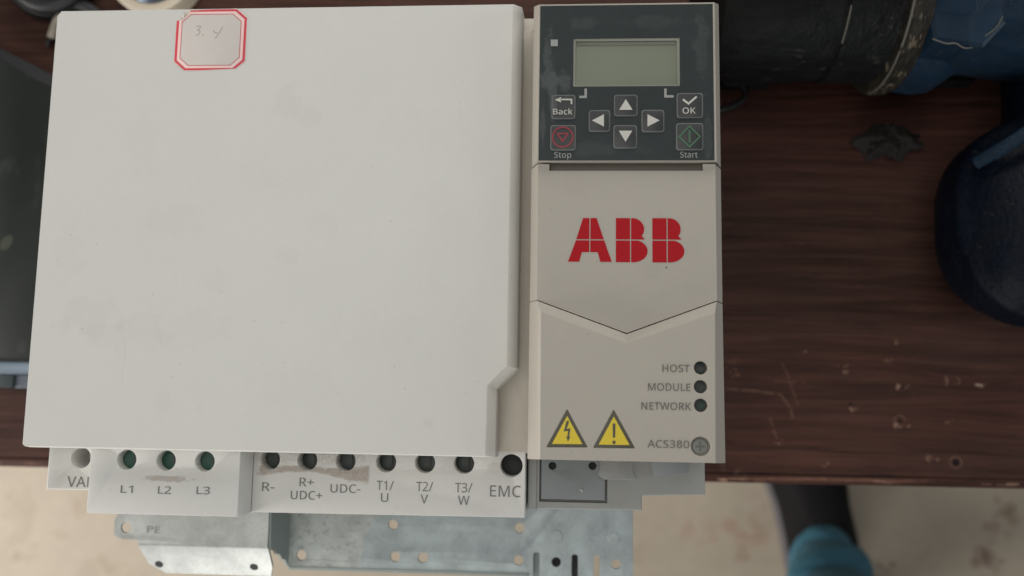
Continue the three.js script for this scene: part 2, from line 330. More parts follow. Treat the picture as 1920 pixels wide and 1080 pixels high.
// terminal covers along the lower edge, with their screw holes
{
  const hole = (x, z, r) => ({ p: circle(x, z, r), depth: 13, lip: 0.3 });
  const Lh = [-166.8, -151.4, -136.3], Rh = [-116.0, -101.1, -85.9, -69.9, -54.6, -39.4];
  part('terminal_cover', plate([[-181.2, 20], [-122.7, 20], [-122.7, 47.9], [-181.2, 47.9]], -8, 30, { bevel: 0.55, holes: Lh.map((x) => hole(x, 27.7, 3.75)) }), M.terminal, drive);
  part('terminal_cover', plate([[-122.6, 20], [-15.6, 20], [-15.6, 47.5], [-122.6, 48.0]], -22, 30, { bevel: 0.55, holes: [...Rh.map((x) => hole(x, 27.6, 3.95)), hole(-21.0, 28.0, 4.35)] }), M.terminal, drive);
  part('terminal_cover', plate([[-203.0, 16], [-180, 16], [-180, 40.5], [-203.0, 40.5]], -17, 22, { bevel: 0.55, holes: [hole(-189.9, 28.1, 4.0)] }), M.terminal, drive);
  // what shows at the bottom of the holes
  Lh.forEach((x) => { const t = part('terminal', plate(circle(x, 27.7, 3.72, 24), -12.6, 3, { bevel: 0.1 }), M.green, drive); part('screw_slot', plate(rect(x + 0.9, x + 1.6, 24.6, 30.8), -12.4, 0.4, { bevel: 0 }), M.blackBlock, t); });
  Rh.forEach((x) => { const t = part('terminal', plate(circle(x, 27.6, 3.92, 24), -28.5, 1.2, { bevel: 0.1 }), M.blackBlock, drive); part('screw_slot', plate(rect(x + 1.0, x + 1.6, 24.6, 30.4), -28.3, 0.4, { bevel: 0 }), M.gap, t); });
  part('terminal', plate(circle(-21.0, 28.0, 4.32, 24), -29, 0.9, { bevel: 0.1 }), M.dark, drive);
  for (const [s, x, z, cap, w] of [['L1', -165.9, 38.8, 2.75, 4.7], ['L2', -151.2, 38.8, 2.75, 5.1], ['L3', -136.2, 38.6, 2.75, 5.2]]) part('marking', words(s, x, z + 1.2, cap, w, -8), M.print, drive);
  for (const [s, x, z, cap, w] of [['R-', -116.1, 39.7, 3.3, 4.9], ['R+', -100.9, 37.6, 3.3, 5.7], ['UDC+', -100.8, 42.6, 3.2, 12.4], ['UDC-', -85.5, 39.7, 3.2, 11.8], ['T1/', -69.9, 38.3, 3.5, 6.7], ['U', -70.0, 42.8, 3.3, 2.9], ['T2/', -54.5, 38.4, 3.5, 6.6], ['V', -54.5, 43.0, 3.3, 2.9], ['T3/', -39.3, 38.5, 3.5, 6.7], ['W', -39.2, 43.2, 3.4, 4.5], ['EMC', -23.2, 39.8, 4.2, 11.8]]) part('marking', words(s, x, z, cap, w, -22), M.print, drive);
  part('marking', words('VAR', -189.0, 39.3, 4.0, 11.2, -17), M.print, drive);
}

// narrow module: keypad head, upper cover with logo, lower cover behind the V-shaped step
part('module_base', loft([{ p: rect(-13.4, 55.9, -146.6, 23.0), y: -0.6 }, { p: rect(-13.6, 56.1, -146.6, 23.4), y: -14.5 }]), M.module, drive);
{
  const chamfer = (topP, outP, hi, lo, holes, crease = 0.4) => {
    const m = (t) => topP.map((a, i) => [a[0] + (outP[i][0] - a[0]) * t, a[1] + (outP[i][1] - a[1]) * t]), y = (t) => hi + (lo - hi) * t;
    return loft([{ p: m(0), y: hi }, { p: m(0.05), y: hi - 0.10 }, { p: m(0.13), y: y(0.10) }, { p: m(0.95), y: y(0.94) }, { p: m(1), y: y(1) }, { p: m(1), y: lo - 0.9 }], { holes, crease });
  };
  part('keypad_head', chamfer(rect(-11.3, 52.9, -143.2, -83.7), rect(-13.7, 56.2, -147.0, -83.7), 10, 0.2, [{ p: rounded(rect(1.4, 40.3, -130, -111.6), 0.5, 2), depth: 1.6 }]), M.module, drive);
  // V of the parting line
    const up8 = [[-11.1, -83.1], [-7.0, -83.1], [-7.0, -80.6], [48.5, -80.6], [48.5, -83.1], [52.8, -83.1], [52.8, -33.5], [21.1, -21.6], [-11.0, -33.3]];
  const up0 = [[-13.8, -83.1], [-7.0, -83.1], [-7.0, -80.6], [48.5, -80.6], [48.5, -83.1], [56.2, -83.1], [56.2, -33.5], [21.1, -21.6], [-13.8, -33.3]];
  part('upper_cover', chamfer(up8, up0, 8, 0.2), M.module, drive);
  part('finger_slot', plate(rect(-6.9, 48.4, -84.5, -80.7), 4.6, 3, { bevel: 0 }), std({ color: lin(.15, .135, .11), roughness: .7 }), drive);  // slot floor coloured darker for the shade inside it
  const tri = (a, b, c) => rounded([a, b, c], 0.5, 3), field = (a, b, c, d) => rounded(inset(ccw([a, b, c]), d), 0.12, 2);
  const c1 = [[-6.9, 18.7], [7.5, 18.5], [0.25, 5.4]], c2 = [[9.3, 18.6], [23.8, 18.5], [16.4, 5.3]];
  const t1 = tri(...c1), t2 = tri(...c2);
  const low = [[-9.3, -28.4], [20.9, -17.8], [51.5, -28.7], [51.0, 22.8], [-9.0, 22.8]];
  const lo8 = [[-11.0, -32.9], [21.1, -21.2], [52.8, -33.1], [52.6, 23.2], [-10.6, 23.2]];
  const lo0 = [[-13.8, -32.9], [21.1, -21.2], [56.2, -33.1], [56.5, 23.7], [-13.9, 23.7]];
  const mixr = (A, B, t, y) => ({ p: ccw(A.map((a, i) => [a[0] + (B[i][0] - a[0]) * t, a[1] + (B[i][1] - a[1]) * t])), y });
  const led = [[46.4, -9.5], [46.3, -3.0], [46.3, 3.4]];
  part('lower_cover', loft([mixr(low, lo8, 0, 12), mixr(low, lo8, .06, 11.9), mixr(low, lo8, .15, 11.5), mixr(low, lo8, 1, 8), mixr(lo8, lo0, .95, .7), mixr(lo8, lo0, 1, .2), mixr(lo8, lo0, 1, -0.7)], {
    crease: 0.4, holes: [...led.map(([x, z]) => ({ p: circle(x, z, 2.3), depth: 5, lip: 0.35 })), { p: circle(46.1, 17.4, 3.3), depth: 2.2, lip: 0.3 }, { p: t1, depth: 0.5, lip: 0.25 }, { p: t2, depth: 0.5, lip: 0.25 }] }), M.module, drive);
  led.forEach(([x, z], i) => { const w = part('indicator_well', plate(circle(x, z, 2.28, 20), 7.4, 0.35, { bevel: 0.05 }), M.blackBlock, drive); if (i === 2) part('lens_edge', plate([[x + .1, z - 1.5], [x + 1.5, z - 1.1], [x + 1.6, z + 1.0], [x + 0.9, z + 1.5], [x + .3, z - .2]], 7.55, 0.3, { bevel: 0.05 }), M.green, w); });
  const s = part('screw', plate(circle(46.1, 17.4, 2.75, 24), 11.1, 1.2, { bevel: 0.5 }), std({ color: lin(.22, .22, .2), roughness: .65, metalness: .4 }), drive);
  part('cross_slot', merge([plate(rect(44.6, 47.6, 17.1, 17.75), 11.16, 0.3, { bevel: 0 }), plate(rect(45.8, 46.4, 15.9, 18.9), 11.18, 0.3, { bevel: 0 })]), std({ color: lin(.12, .12, .105), roughness: .7 }), s);
    // warning triangles
  for (const [t, c, kind] of [[t1, 0.25, 'bolt'], [t2, 16.5, 'mark']]) {
    const w = part('warning_triangle', plate(inset(ccw(t), 0.12), 11.9, 0.35, { bevel: 0.06 }), M.olive, drive, kind === 'bolt' ? 'yellow warning triangle with a lightning bolt' : 'yellow warning triangle with an exclamation mark');
    part('yellow_field', plate(field(...(kind === 'bolt' ? c1 : c2), 1.15), 11.97, 0.3, { bevel: 0 }), M.yellow, w);
    const g = kind === 'bolt' ? [plate([[c - .15, 9.4], [c + .75, 9.6], [c - .15, 12.3], [c + 1.15, 12.0], [c + .75, 14.9], [c + 1.2, 14.8], [c + .35, 16.6], [c - .3, 14.8], [c + .15, 14.9], [c + .35, 12.9], [c - 1.15, 13.2]], 12.03, 0.2, { bevel: 0 })]
      : [plate(rounded([[c - .5, 10.1], [c + .5, 10.1], [c + .38, 15.0], [c - .38, 15.0]], .3, 3), 12.03, 0.2, { bevel: 0 }), plate(circle(c, 16.55, 0.6, 14), 12.03, 0.2, { bevel: 0 })];
    part('symbol', merge(g), M.olive, w);
  }
  for (const [str, x, z, w] of [['HOST', 37.9, -8.0, 9.4], ['MODULE', 35.5, -1.5, 14.6], ['NETWORK', 34.4, 5.1, 17.0], ['ACS380', 35.1, 18.0, 14.3]]) part('marking', words(str, x, z, 2.5, w, 12), M.printModule, drive);

  // red three-letter logo, each letter cut in four by thin lines
  const logo = new THREE.Group(); logo.name = 'logo'; drive.add(logo);
  const X = (px) => 0.1 + (px - 1065) * 0.1905, Z = (pz) => -63.1 + (pz - 409) * 0.1963, P = (l) => l.map(([a, b]) => [X(a), Z(b)]);
  const arc = (cx, cz, rx, rz, a0, a1, n = 14) => Array.from({ length: n + 1 }, (_, i) => { const a = (a0 + (a1 - a0) * i / n) * Math.PI / 180; return [cx + rx * Math.cos(a), cz + rz * Math.sin(a)]; });
  const cut = (l) => plate(P(l), 8.1, 0.2, { bevel: 0 });
  part('letter', merge([cut([[1093.0, 409], [1105, 409], [1105, 448.6], [1080.4, 448.6]]), cut([[1107, 409], [1118.5, 409], [1132.2, 448.6], [1107, 448.6]]), cut([[1079.6, 450.8], [1105, 450.8], [1105, 472.6], [1091.2, 472.6], [1086.2, 490.5], [1065, 490.5]]), cut([[1107, 450.8], [1133, 450.8], [1147.4, 490.5], [1126, 490.5], [1121, 472.6], [1107, 472.6]])]), M.red, logo);
  for (const b of [1155, 1223.4]) {
    const v = b + 26.6, w = v + 2;
    part('letter', merge([cut([[b, 409], [v, 409], [v, 448.6], [b, 448.6]]), cut([[w, 409], ...arc(w + 2, 430, 22.4, 21, -88, 24), [w + 19.5, 441], [w + 25.5, 448.6], [w, 448.6]]), cut([[b, 450.8], [v, 450.8], [v, 490.8], [b, 490.8]]), cut([[w, 450.8], ...arc(w + 4, 470.2, 27, 20.6, -70, 88), [w, 490.8]])]), M.red, logo);
  }

  // keypad face
  part('keypad_film', loft([{ p: ccw(rect(-10.9, 52.3, -142.7, -83.9)), y: 10.22 }, { p: ccw(rect(-10.9, 52.3, -142.7, -83.9)), y: 9.2 }], { holes: [{ p: rounded(rect(1.4, 40.3, -130, -111.6), 0.5, 2), depth: 0.6, through: true }] }), M.film, drive);
  const lcd = part('display', plate(rect(1.45, 40.25, -129.95, -111.65), 9.9, 1.4, { bevel: 0, holes: [{ p: rounded(rect(2.4, 39.3, -129.0, -112.2), 0.3, 2), depth: 1.1, lip: 0.3 }] }), M.lcdRim, drive, 'greenish blank display');
  part('liquid_crystal', plate(rect(2.45, 39.25, -128.9, -112.25), 9.25, 0.3, { bevel: 0 }), M.lcd, lcd);
  part('shade_strip', plate(rect(2.6, 39.1, -128.8, -127.6), 9.5, 0.2, { bevel: 0 }), M.lcdShade, lcd);  // dark strip standing in for the bezel shadow across the display top
  part('status_light', plate(rect(-6.9, -4.3, -129.6, -127.1), 10.36, 0.2, { bevel: 0.04 }), M.iconDim, drive);
  for (const l of [[[3.7, -108.1], [5.6, -108.1], [5.6, -110.8], [6.5, -110.8], [6.5, -107.2], [3.7, -107.2]], [[34.5, -110.6], [35.4, -110.6], [35.4, -108.1], [37.9, -108.1], [37.9, -107.2], [34.5, -107.2]]]) part('bracket_mark', plate(l, 10.34, 0.15, { bevel: 0 }), M.iconDim, drive);
  const key = (x0, x1, z0, z1, icons, label) => {
    const k = part('key', plate(rounded(rect(x0, x1, z0, z1), 1.1), 10.75, 0.8, { bevel: 0.35 }), M.keyRim, drive, label);
    part('key_top', plate(rounded(rect(x0 + .45, x1 - .45, z0 + .45, z1 - .45), 0.9), 10.82, 0.4, { bevel: 0.06 }), M.key, k);
    for (const [n, g, m] of icons) part(n, g, m, k);
  };
  const flat = (p) => plate(p, 10.95, 0.2, { bevel: 0 });
  const stroke = (pts, w) => merge(pts.slice(1).map((b, i) => { const a = pts[i], d = [b[0] - a[0], b[1] - a[1]], l = Math.hypot(...d), n = [-d[1] / l * w / 2, d[0] / l * w / 2], e = [d[0] / l * w / 2.2, d[1] / l * w / 2.2]; return plate([[a[0] + n[0] - e[0], a[1] + n[1] - e[1]], [b[0] + n[0] + e[0], b[1] + n[1] + e[1]], [b[0] - n[0] + e[0], b[1] - n[1] + e[1]], [a[0] - n[0] - e[0], a[1] - n[1] - e[1]]], 10.95 + i * 0.004, 0.2, { bevel: 0 }); }));
  key(-6.4, 2.4, -108.4, -99.2, [['arrow', merge([flat([[-5.1, -106.4], [-2.9, -107.4], [-2.9, -105.4]]), stroke([[-3.0, -106.5], [0.9, -106.5], [0.9, -105.0]], 0.55)]), M.icon], ['lettering', words('Back', -2.25, -100.9, 2.1, 7.0, 10.86), M.icon]]);
  key(-6.7, 2.6, -97.0, -87.5, [['ring', loft([{ p: circle(-2.2, -92.4, 3.95, 36), y: 10.95 }, { p: circle(-2.2, -92.4, 3.95, 36), y: 10.8 }], { holes: [{ p: circle(-2.2, -92.4, 3.4, 36), depth: .15, through: true }] }), M.iconRed], ['triangle', stroke([[-4.1, -93.7], [-.3, -93.7], [-2.2, -90.8], [-4.1, -93.7]], 0.55), M.iconRed]]);
  key(38.9, 48.4, -108.8, -99.4, [['tick', stroke([[41.4, -106.1], [43.1, -104.7], [45.8, -107.1]], 0.7), M.icon], ['lettering', words('OK', 43.3, -101.0, 2.2, 4.6, 10.86), M.icon]]);
  key(38.6, 48.4, -97.6, -87.5, [['diamond', stroke([[43.4, -96.3], [47.1, -92.5], [43.4, -88.7], [39.7, -92.5], [43.4, -96.3]], 0.55), M.iconGreen], ['bar', stroke([[43.4, -94.5], [43.4, -90.5]], 0.6), M.iconGreen]]);
  key(16.3, 24.9, -108.3, -100.2, [['arrow', flat([[20.6, -106.5], [23.0, -102.5], [18.2, -102.5]]), M.icon]]);
  key(7.2, 15.0, -102.6, -94.4, [['arrow', flat([[8.4, -98.6], [12.7, -100.9], [12.7, -96.3]]), M.icon]]);
  key(26.2, 34.5, -102.6, -94.2, [['arrow', flat([[32.7, -98.5], [28.4, -100.8], [28.4, -96.2]]), M.icon]]);
  key(16.1, 24.7, -96.9, -88.2, [['arrow', flat([[20.5, -90.6], [18.1, -94.7], [22.9, -94.7]]), M.icon]]);
  part('lettering', words('Stop', -2.1, -84.9, 2.1, 6.2, 10.22), M.iconDim, drive);
  part('lettering', words('Start', 43.2, -84.9, 2.1, 6.2, 10.22), M.iconDim, drive);
}

// grey connector panels that stick out below the module
{
  part('connector_panel', plate([[54.0, 16], [54.0, 38.4], [29.6, 39.2], [29.6, 44.8], [-12.0, 45.2], [-12.0, 16]], -30, 42, { bevel: 0.7, holes: [{ p: rect(-10.4, 16.2, 18.3, 42.3), depth: 3 }] }), M.grey, drive);
  part('side_rail', plate(rect(-14.8, -11.4, 16, 45.5), -29, 42, { bevel: 0.7 }), M.grey, drive);
  const d = part('connector_door', plate(rect(-9.9, 15.5, 18.7, 41.5), -29.9, 2.5, { bevel: 0.9, holes: [{ p: circle(-5.3, 28.4, 1.55), depth: 2.2, lip: 0.2 }, { p: circle(10.4, 28.1, 1.55), depth: 2.2, lip: 0.2 }] }), M.door, drive);
  for (const x of [-5.3, 10.4]) part('socket', plate(circle(x, x < 0 ? 28.4 : 28.1, 1.5, 16), -31.8, 0.3, { bevel: 0 }), M.dark, d);
  part('catch', plate(rounded([[5.2, 37.0], [6.6, 37.4], [6.9, 38.3], [5.9, 37.9]], .2, 2), -29.0, 0.8, { bevel: 0.25 }), M.icon, d);
  part('latch_tab', plate(rounded([[13.2, 17], [26.0, 17], [26.0, 30.5], [27.6, 32.2], [27.6, 33.0], [15.0, 33.2], [12.4, 31.4], [13.2, 28]], 0.8, 3), -28.9, 2, { bevel: 0.45 }), M.grey, drive);
  part('label_plate', plate(rounded([[32, 17], [47, 17], [47.6, 30], [34, 31.5]], 0.8, 3), -29.4, 1.5, { bevel: 0.25 }), M.door, drive);
}

// galvanised brackets at the bottom end
{
  const h = (x, z, r) => circle(x, z, r, 20).reverse();
  const slot = (x, w, z0, z1) => rounded(rect(x - w / 2, x + w / 2, z0, z1), w * 0.5, 4).reverse();
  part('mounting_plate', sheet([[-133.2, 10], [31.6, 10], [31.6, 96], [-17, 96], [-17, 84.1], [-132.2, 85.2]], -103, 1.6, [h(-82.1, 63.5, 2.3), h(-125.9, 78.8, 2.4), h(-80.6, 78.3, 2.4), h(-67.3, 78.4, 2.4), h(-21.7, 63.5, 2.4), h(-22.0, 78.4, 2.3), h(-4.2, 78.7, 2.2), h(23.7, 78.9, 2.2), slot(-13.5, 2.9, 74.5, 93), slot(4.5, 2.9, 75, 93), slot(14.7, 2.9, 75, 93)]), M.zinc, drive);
  part('plate_fold', plate(rect(-132.0, -17.3, 84.0, 85.6), -102.4, 9, { bevel: 0.6 }), M.zincDark, drive);
  part('back_bar', plate(rect(-7.5, 9.5, 55, 97), -112, 6, { bevel: 0.4 }), M.dark, drive);
  part('back_bar', plate(rect(-17, -10.5, 55, 97), -110, 6, { bevel: 0.4 }), M.zincDark, drive);
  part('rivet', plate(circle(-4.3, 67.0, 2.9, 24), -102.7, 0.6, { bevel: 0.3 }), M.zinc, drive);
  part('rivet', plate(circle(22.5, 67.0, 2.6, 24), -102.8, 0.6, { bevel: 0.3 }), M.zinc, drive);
  part('earth_bracket', sheet([[-202.5, 56.8], [-198, 55], [-190, 40], [-133.2, 40], [-133.2, 70.4], [-192.8, 70.4], [-193.5, 69.0], [-201.5, 68.6], [-204.6, 66.8], [-204.8, 60]], -75, 1.5, [h(-199.0, 63.6, 2.4)]), M.zincPE, drive);
  part('marking', words('PE', -186.3, 65.7, 3.0, 6.0, -75.0), M.faint, drive);
  // bent-down flap
  const T = new Tri(), prof = []; for (let i = 0; i <= 8; i++) { const a = Math.min(1, i / 4) * 48 * Math.PI / 180; prof.push(a); }
  const pts = [[70.2, -75.2]]; for (let i = 1; i <= 5; i++) { const a = i / 5 * 0.64; pts.push([pts[i - 1][0] + 0.35 * Math.cos(a), pts[i - 1][1] - 0.35 * Math.sin(a)]); }
  const last = pts[pts.length - 1]; pts.push([last[0] + 9, last[1] - 6.7], [last[0] + 13.6, last[1] - 10.2]);
  const xl = (k) => [-192.6, -192.6, -192.7, -192.8, -193.0, -193.1, -190.5, -184.0][k], xr = (k) => [-133.2, -133.2, -133.2, -133.2, -133.0, -133.0, -133.0, -134.6][k];
  for (const off of [0, -1.4]) for (let k = 0; k + 1 < pts.length; k++) {
    const a = [xl(k), pts[k][1] + off, pts[k][0] + off * .6], b = [xr(k), pts[k][1] + off, pts[k][0] + off * .6], c = [xr(k + 1), pts[k + 1][1] + off, pts[k + 1][0] + off * .6], d = [xl(k + 1), pts[k + 1][1] + off, pts[k + 1][0] + off * .6];
    off ? T.q(a, b, c, d) : T.q(a, d, c, b);
  }
  const e = pts.length - 1, edge = (x, k, o) => [x(k), pts[k][1] + o, pts[k][0] + o * .6];
  T.q(edge(xl, e, 0), edge(xl, e, -1.4), edge(xr, e, -1.4), edge(xr, e, 0));
  for (const x of [xl, xr]) for (let k = 0; k < e; k++) T.q(edge(x, k, 0), edge(x, k + 1, 0), edge(x, k + 1, -1.4), edge(x, k, -1.4));
  const flap = part('bent_flap', T.geo(0.35), std({ map: M.zincPE.map, roughness: 0.5, metalness: 0.8, color: 0xffffff }), drive);
  for (const x of [-186.0, -141.5]) {                     // holes in the flap: dark countersunk discs set on its slope
    const g = new THREE.CylinderGeometry(1.9, 1.9, 0.3, 20); g.rotateX(0.64); g.translate(x, last[1] - 6.7 + .05, last[0] + 9.0); part('bolt_hole', finish(g, 0.6), M.dark, flap);
  }
  const W = new Tri();                                    // side wall down to the plate, with a ragged torn end
  const rag = [[-76.5, 71.2], [-79, 72.5], [-83, 73.2], [-86, 75.5], [-90, 76.2], [-94, 79.2], [-98, 80.0], [-103, 84]];
  for (let k = 0; k + 1 < rag.length; k++) for (const [x, o] of [[-132.2, 0], [-133.4, 1]]) { const a = [x, rag[k][0], 30], b = [x, rag[k][0], rag[k][1]], c = [x, rag[k + 1][0], rag[k + 1][1]], d = [x, rag[k + 1][0], 30]; o ? W.q(a, d, c, b) : W.q(a, b, c, d); }
  for (let k = 0; k + 1 < rag.length; k++) W.q([-132.2, rag[k][0], rag[k][1]], [-133.4, rag[k][0], rag[k][1]], [-133.4, rag[k + 1][0], rag[k + 1][1]], [-132.2, rag[k + 1][0], rag[k + 1][1]]);
  W.q([-132.2, -75, 30], [-133.4, -75, 30], [-133.4, -76.5, 71.2], [-132.2, -76.5, 71.2]);
  part('side_wall', W.geo(0.4), M.zincDark, drive);
}

// ------------------------------------------------------------------ table
{
  const box = [-520, 480, -380, 60], ww = box[1] - box[0], hh = box[3] - box[2];
  const grain = (x, z) => { const w = z + 5 * (fbm(x * 0.008, z * 0.05, 3, 3) - 0.5) * 2; return 0.55 * fbm(x * 0.013, w * 0.35, 5, 4) + 0.45 * fbm(x * 0.03, w * 1.1, 3, 6); };
  const marks = (g, w, h) => {
    const r = rng(4), X = (x) => (x - box[0]) / ww * w, Z = (z) => (z - box[2]) / hh * h, u = w / ww;
    const scuff = (pts, lw, c) => { g.strokeStyle = c; g.lineCap = 'round'; g.lineWidth = lw * u * .8; g.setLineDash([(1 + r() * 5) * u, (.6 + r() * 3) * u, (2 + r() * 7) * u, (1 + r() * 2) * u]); g.beginPath(); pts.forEach(([x, z], i) => (i ? g.lineTo(X(x), Z(z)) : g.moveTo(X(x), Z(z)))); g.stroke(); };
    const dab = (x, z, a, c, n = 7) => { g.fillStyle = c; for (let i = 0; i < n; i++) { g.beginPath(); g.ellipse(X(x + (r() - .5) * a * 1.6), Z(z + (r() - .5) * a), (0.2 + r() * .5) * a * .45 * u, (.2 + r() * .5) * a * .3 * u, r() * 3, 0, 7); g.fill(); } };
    const pale = 'rgba(140,100,82,0.30)', chalk = 'rgba(160,130,110,0.42)';
    for (let i = 0; i < 26; i++) scuff([[70 + r() * 120, 43.2 + r() * 1.5], [80 + r() * 120, 43.2 + r() * 1.5]], .5 + r(), `rgba(150,112,92,${.06 + r() * .12})`);
    scuff([[118, -18], [121, -12], [123, -5], [126, 4]], 1.6, pale); scuff([[114, -8.5], [130, -8]], 1.4, pale); scuff([[88, -4], [100, -3.4], [117, -1], [122, 6], [123, 11]], 1.8, 'rgba(150,120,100,0.3)'); scuff([[111, 12], [114, 22]], 1.8, pale); dab(115, 24, 3, chalk); dab(93, -19, 4, pale); dab(91, -13, 5, pale); dab(91, 42, 9, 'rgba(140,120,100,0.16)');
    for (const [x, z, a] of [[150.5, -15.5, 5], [156.5, 6, 4], [181.5, -5, 6], [181, 13, 5], [208.8, -9.2, 5], [223.6, -8, 4], [196, 32, 4], [180, -31, 3], [140, 36, 3], [175, -20, 3], [206, 12, 3], [250, -20, 4], [130, -24, 2], [209, 52, 3]]) dab(x, z, a, chalk, 6);
    scuff([[221, -8], [226, -8]], 1.5, 'rgba(185,165,148,0.7)');
    for (const [x, z, a] of [[154, 3.5, 1.0], [182.5, -6.5, 0.9], [180, 12, 1.0], [208.5, 33.5, 1.7]]) { g.fillStyle = 'rgba(14,8,7,0.8)'; g.beginPath(); g.arc(X(x), Z(z), a * u, 0, 7); g.fill(); }
    g.strokeStyle = 'rgba(150,125,108,0.4)'; g.setLineDash([3 * u, .8 * u, 5 * u, 1.4 * u]); g.lineWidth = 0.8 * u; g.beginPath(); g.arc(X(208.5), Z(33.5), 3 * u, 0, 7); g.stroke(); g.beginPath(); g.arc(X(180), Z(12), 3 * u, 1, 6); g.stroke();
    for (let i = 0; i < 260; i++) { const x = box[0] + r() * ww, z = box[2] + r() * hh; g.fillStyle = `rgba(150,125,105,${.04 + r() * .16})`; g.fillRect(X(x), Z(z), (0.4 + r() * 1.6) * u, (0.3 + r() * .6) * u); }
    for (let i = 0; i < 60; i++) { const x = box[0] + r() * ww; g.fillStyle = `rgba(196,165,140,${.15 + r() * .4})`; g.fillRect(X(x), Z(43.6 + r() * 1.4), (1 + r() * 9) * u, (.4 + r() * .9) * u); }
  };
  const map = over(painted(2048, 900, (u, v) => {
    const x = box[0] + u * ww, z = box[2] + v * hh, n = grain(x, z), k = 0.12 + 1.75 * n, pore = smooth(.62, .78, fbm(x * .06, z * 2.4, 3, 12)) * .28, t = fbm(x * .006, z * .02, 3, 19);
    return [0.060 * k * (1 - pore), (0.0195 + .012 * t) * k * (1 - pore), (0.0140 + .009 * t) * k * (1 - pore)];
  }, marks), box[0], box[1], box[2], box[3]);
  const bump = over(painted(1024, 450, (u, v) => { const x = box[0] + u * ww, z = box[2] + v * hh, n = grain(x, z); return [n, n, n]; }, null, false), box[0], box[1], box[2], box[3]);
  const wood = matt({ map, roughness: 0.6, bumpMap: bump, bumpScale: 0.0004 });
  const t = thing('wooden_table', 'dark red-brown wooden table with pale scuffs and screw holes', 'table', [0, 0, 0]);
  const lift = (g) => g.translate(0, TABLE - DEEP / 1000 + 0.170, 0);
  const put = (name, g) => { part(name, g.translate(0, TABLE, 0), wood, t); };
  put('table_top', plate([[-820, -620], [1180, -620], [1180, 41.4], [-820, 41.4]], -170, 28, { bevel: 0 }));
  put('edge_strip', plate([[-820, 41.4], [1180, 41.4], [1180, 46.8], [-820, 46.8]], -170.05, 34, { bevel: 2.2 }));
  put('apron', plate([[-760, 8], [1120, 8], [1120, 26], [-760, 26]], -198.2, 80, { bevel: 0.5 }));
  for (const [x, z] of [[-770, 0], [1130, 0], [-770, -570], [1130, -570]]) put('table_leg', plate(rect(x - 25, x + 25, z - 25, z + 25), -198.2, TABLE * 1000 - 28.2, { bevel: 1 }));
}

// ------------------------------------------------------------------ floor
{
  const map = painted(1536, 1536, (u, v) => {
    const x = u * 1800 - 900, z = v * 1800 - 900, n = fbm(x * .012, z * .012, 5, 33), f = fbm(x * .08, z * .08, 4, 34), st = smooth(.60, .74, fbm(x * .02 + 4, z * .02, 4, 38)) * .08;
    const k = (0.95 + 0.16 * (n - .5) + .1 * (f - .5)) * (1 - st);
    return [0.435 * k, 0.372 * k * (1 - st * .15), 0.292 * k * (1 - st * .3)];
  }, (g, w) => {
    const r = rng(8), X = (x) => (x + 900) / 1800 * w;
    const stain = (x, z, a, c, n) => { g.fillStyle = c; for (let i = 0; i < n; i++) { g.beginPath(); g.ellipse(X(x + (r() - .5) * a * 1.5), X(z + (r() - .5) * a * .8), (.15 + r() * .35) * a * w / 1800, (.1 + r() * .2) * a * w / 1800, r() * 3, 0, 7); g.fill(); } };
    stain(540, 201, 26, 'rgba(90,66,54,0.22)', 9); stain(556, 176, 26, 'rgba(120,84,70,0.09)', 6); stain(556, 212, 16, 'rgba(110,80,66,0.10)', 4); stain(412, 218, 14, 'rgba(110,86,74,0.35)', 4); stain(565, 128, 16, 'rgba(110,86,66,0.12)', 4);
    stain(190, 178, 40, 'rgba(150,100,84,0.08)', 10); stain(236, 176, 34, 'rgba(140,95,80,0.08)', 12); stain(228, 205, 22, 'rgba(120,85,70,0.10)', 8); stain(560, 150, 30, 'rgba(90,60,40,0.15)', 8);
    for (const [x, z, a] of [[-660, 165, 26], [-620, 245, 30], [-740, 230, 26], [-560, 220, 34], [-770, 150, 16], [-690, 205, 14], [-580, 262, 20]]) stain(x, z, a, 'rgba(130,112,92,0.10)', 8);
    for (let i = 0; i < 300; i++) { g.fillStyle = `rgba(60,45,35,${.08 + r() * .22})`; g.beginPath(); g.arc(r() * w, r() * w, .5 + r() * 1.3, 0, 7); g.fill(); }
  });
  const g = new THREE.PlaneGeometry(8, 8); g.rotateX(-Math.PI / 2);
  const p = g.attributes.position, uv = g.attributes.uv; for (let i = 0; i < 4; i++) uv.setXY(i, (p.getX(i) + 0.9) / 1.8, (0.9 - p.getZ(i)) / 1.8);
  struct('floor', g, matt({ map, roughness: 0.45 }));
}

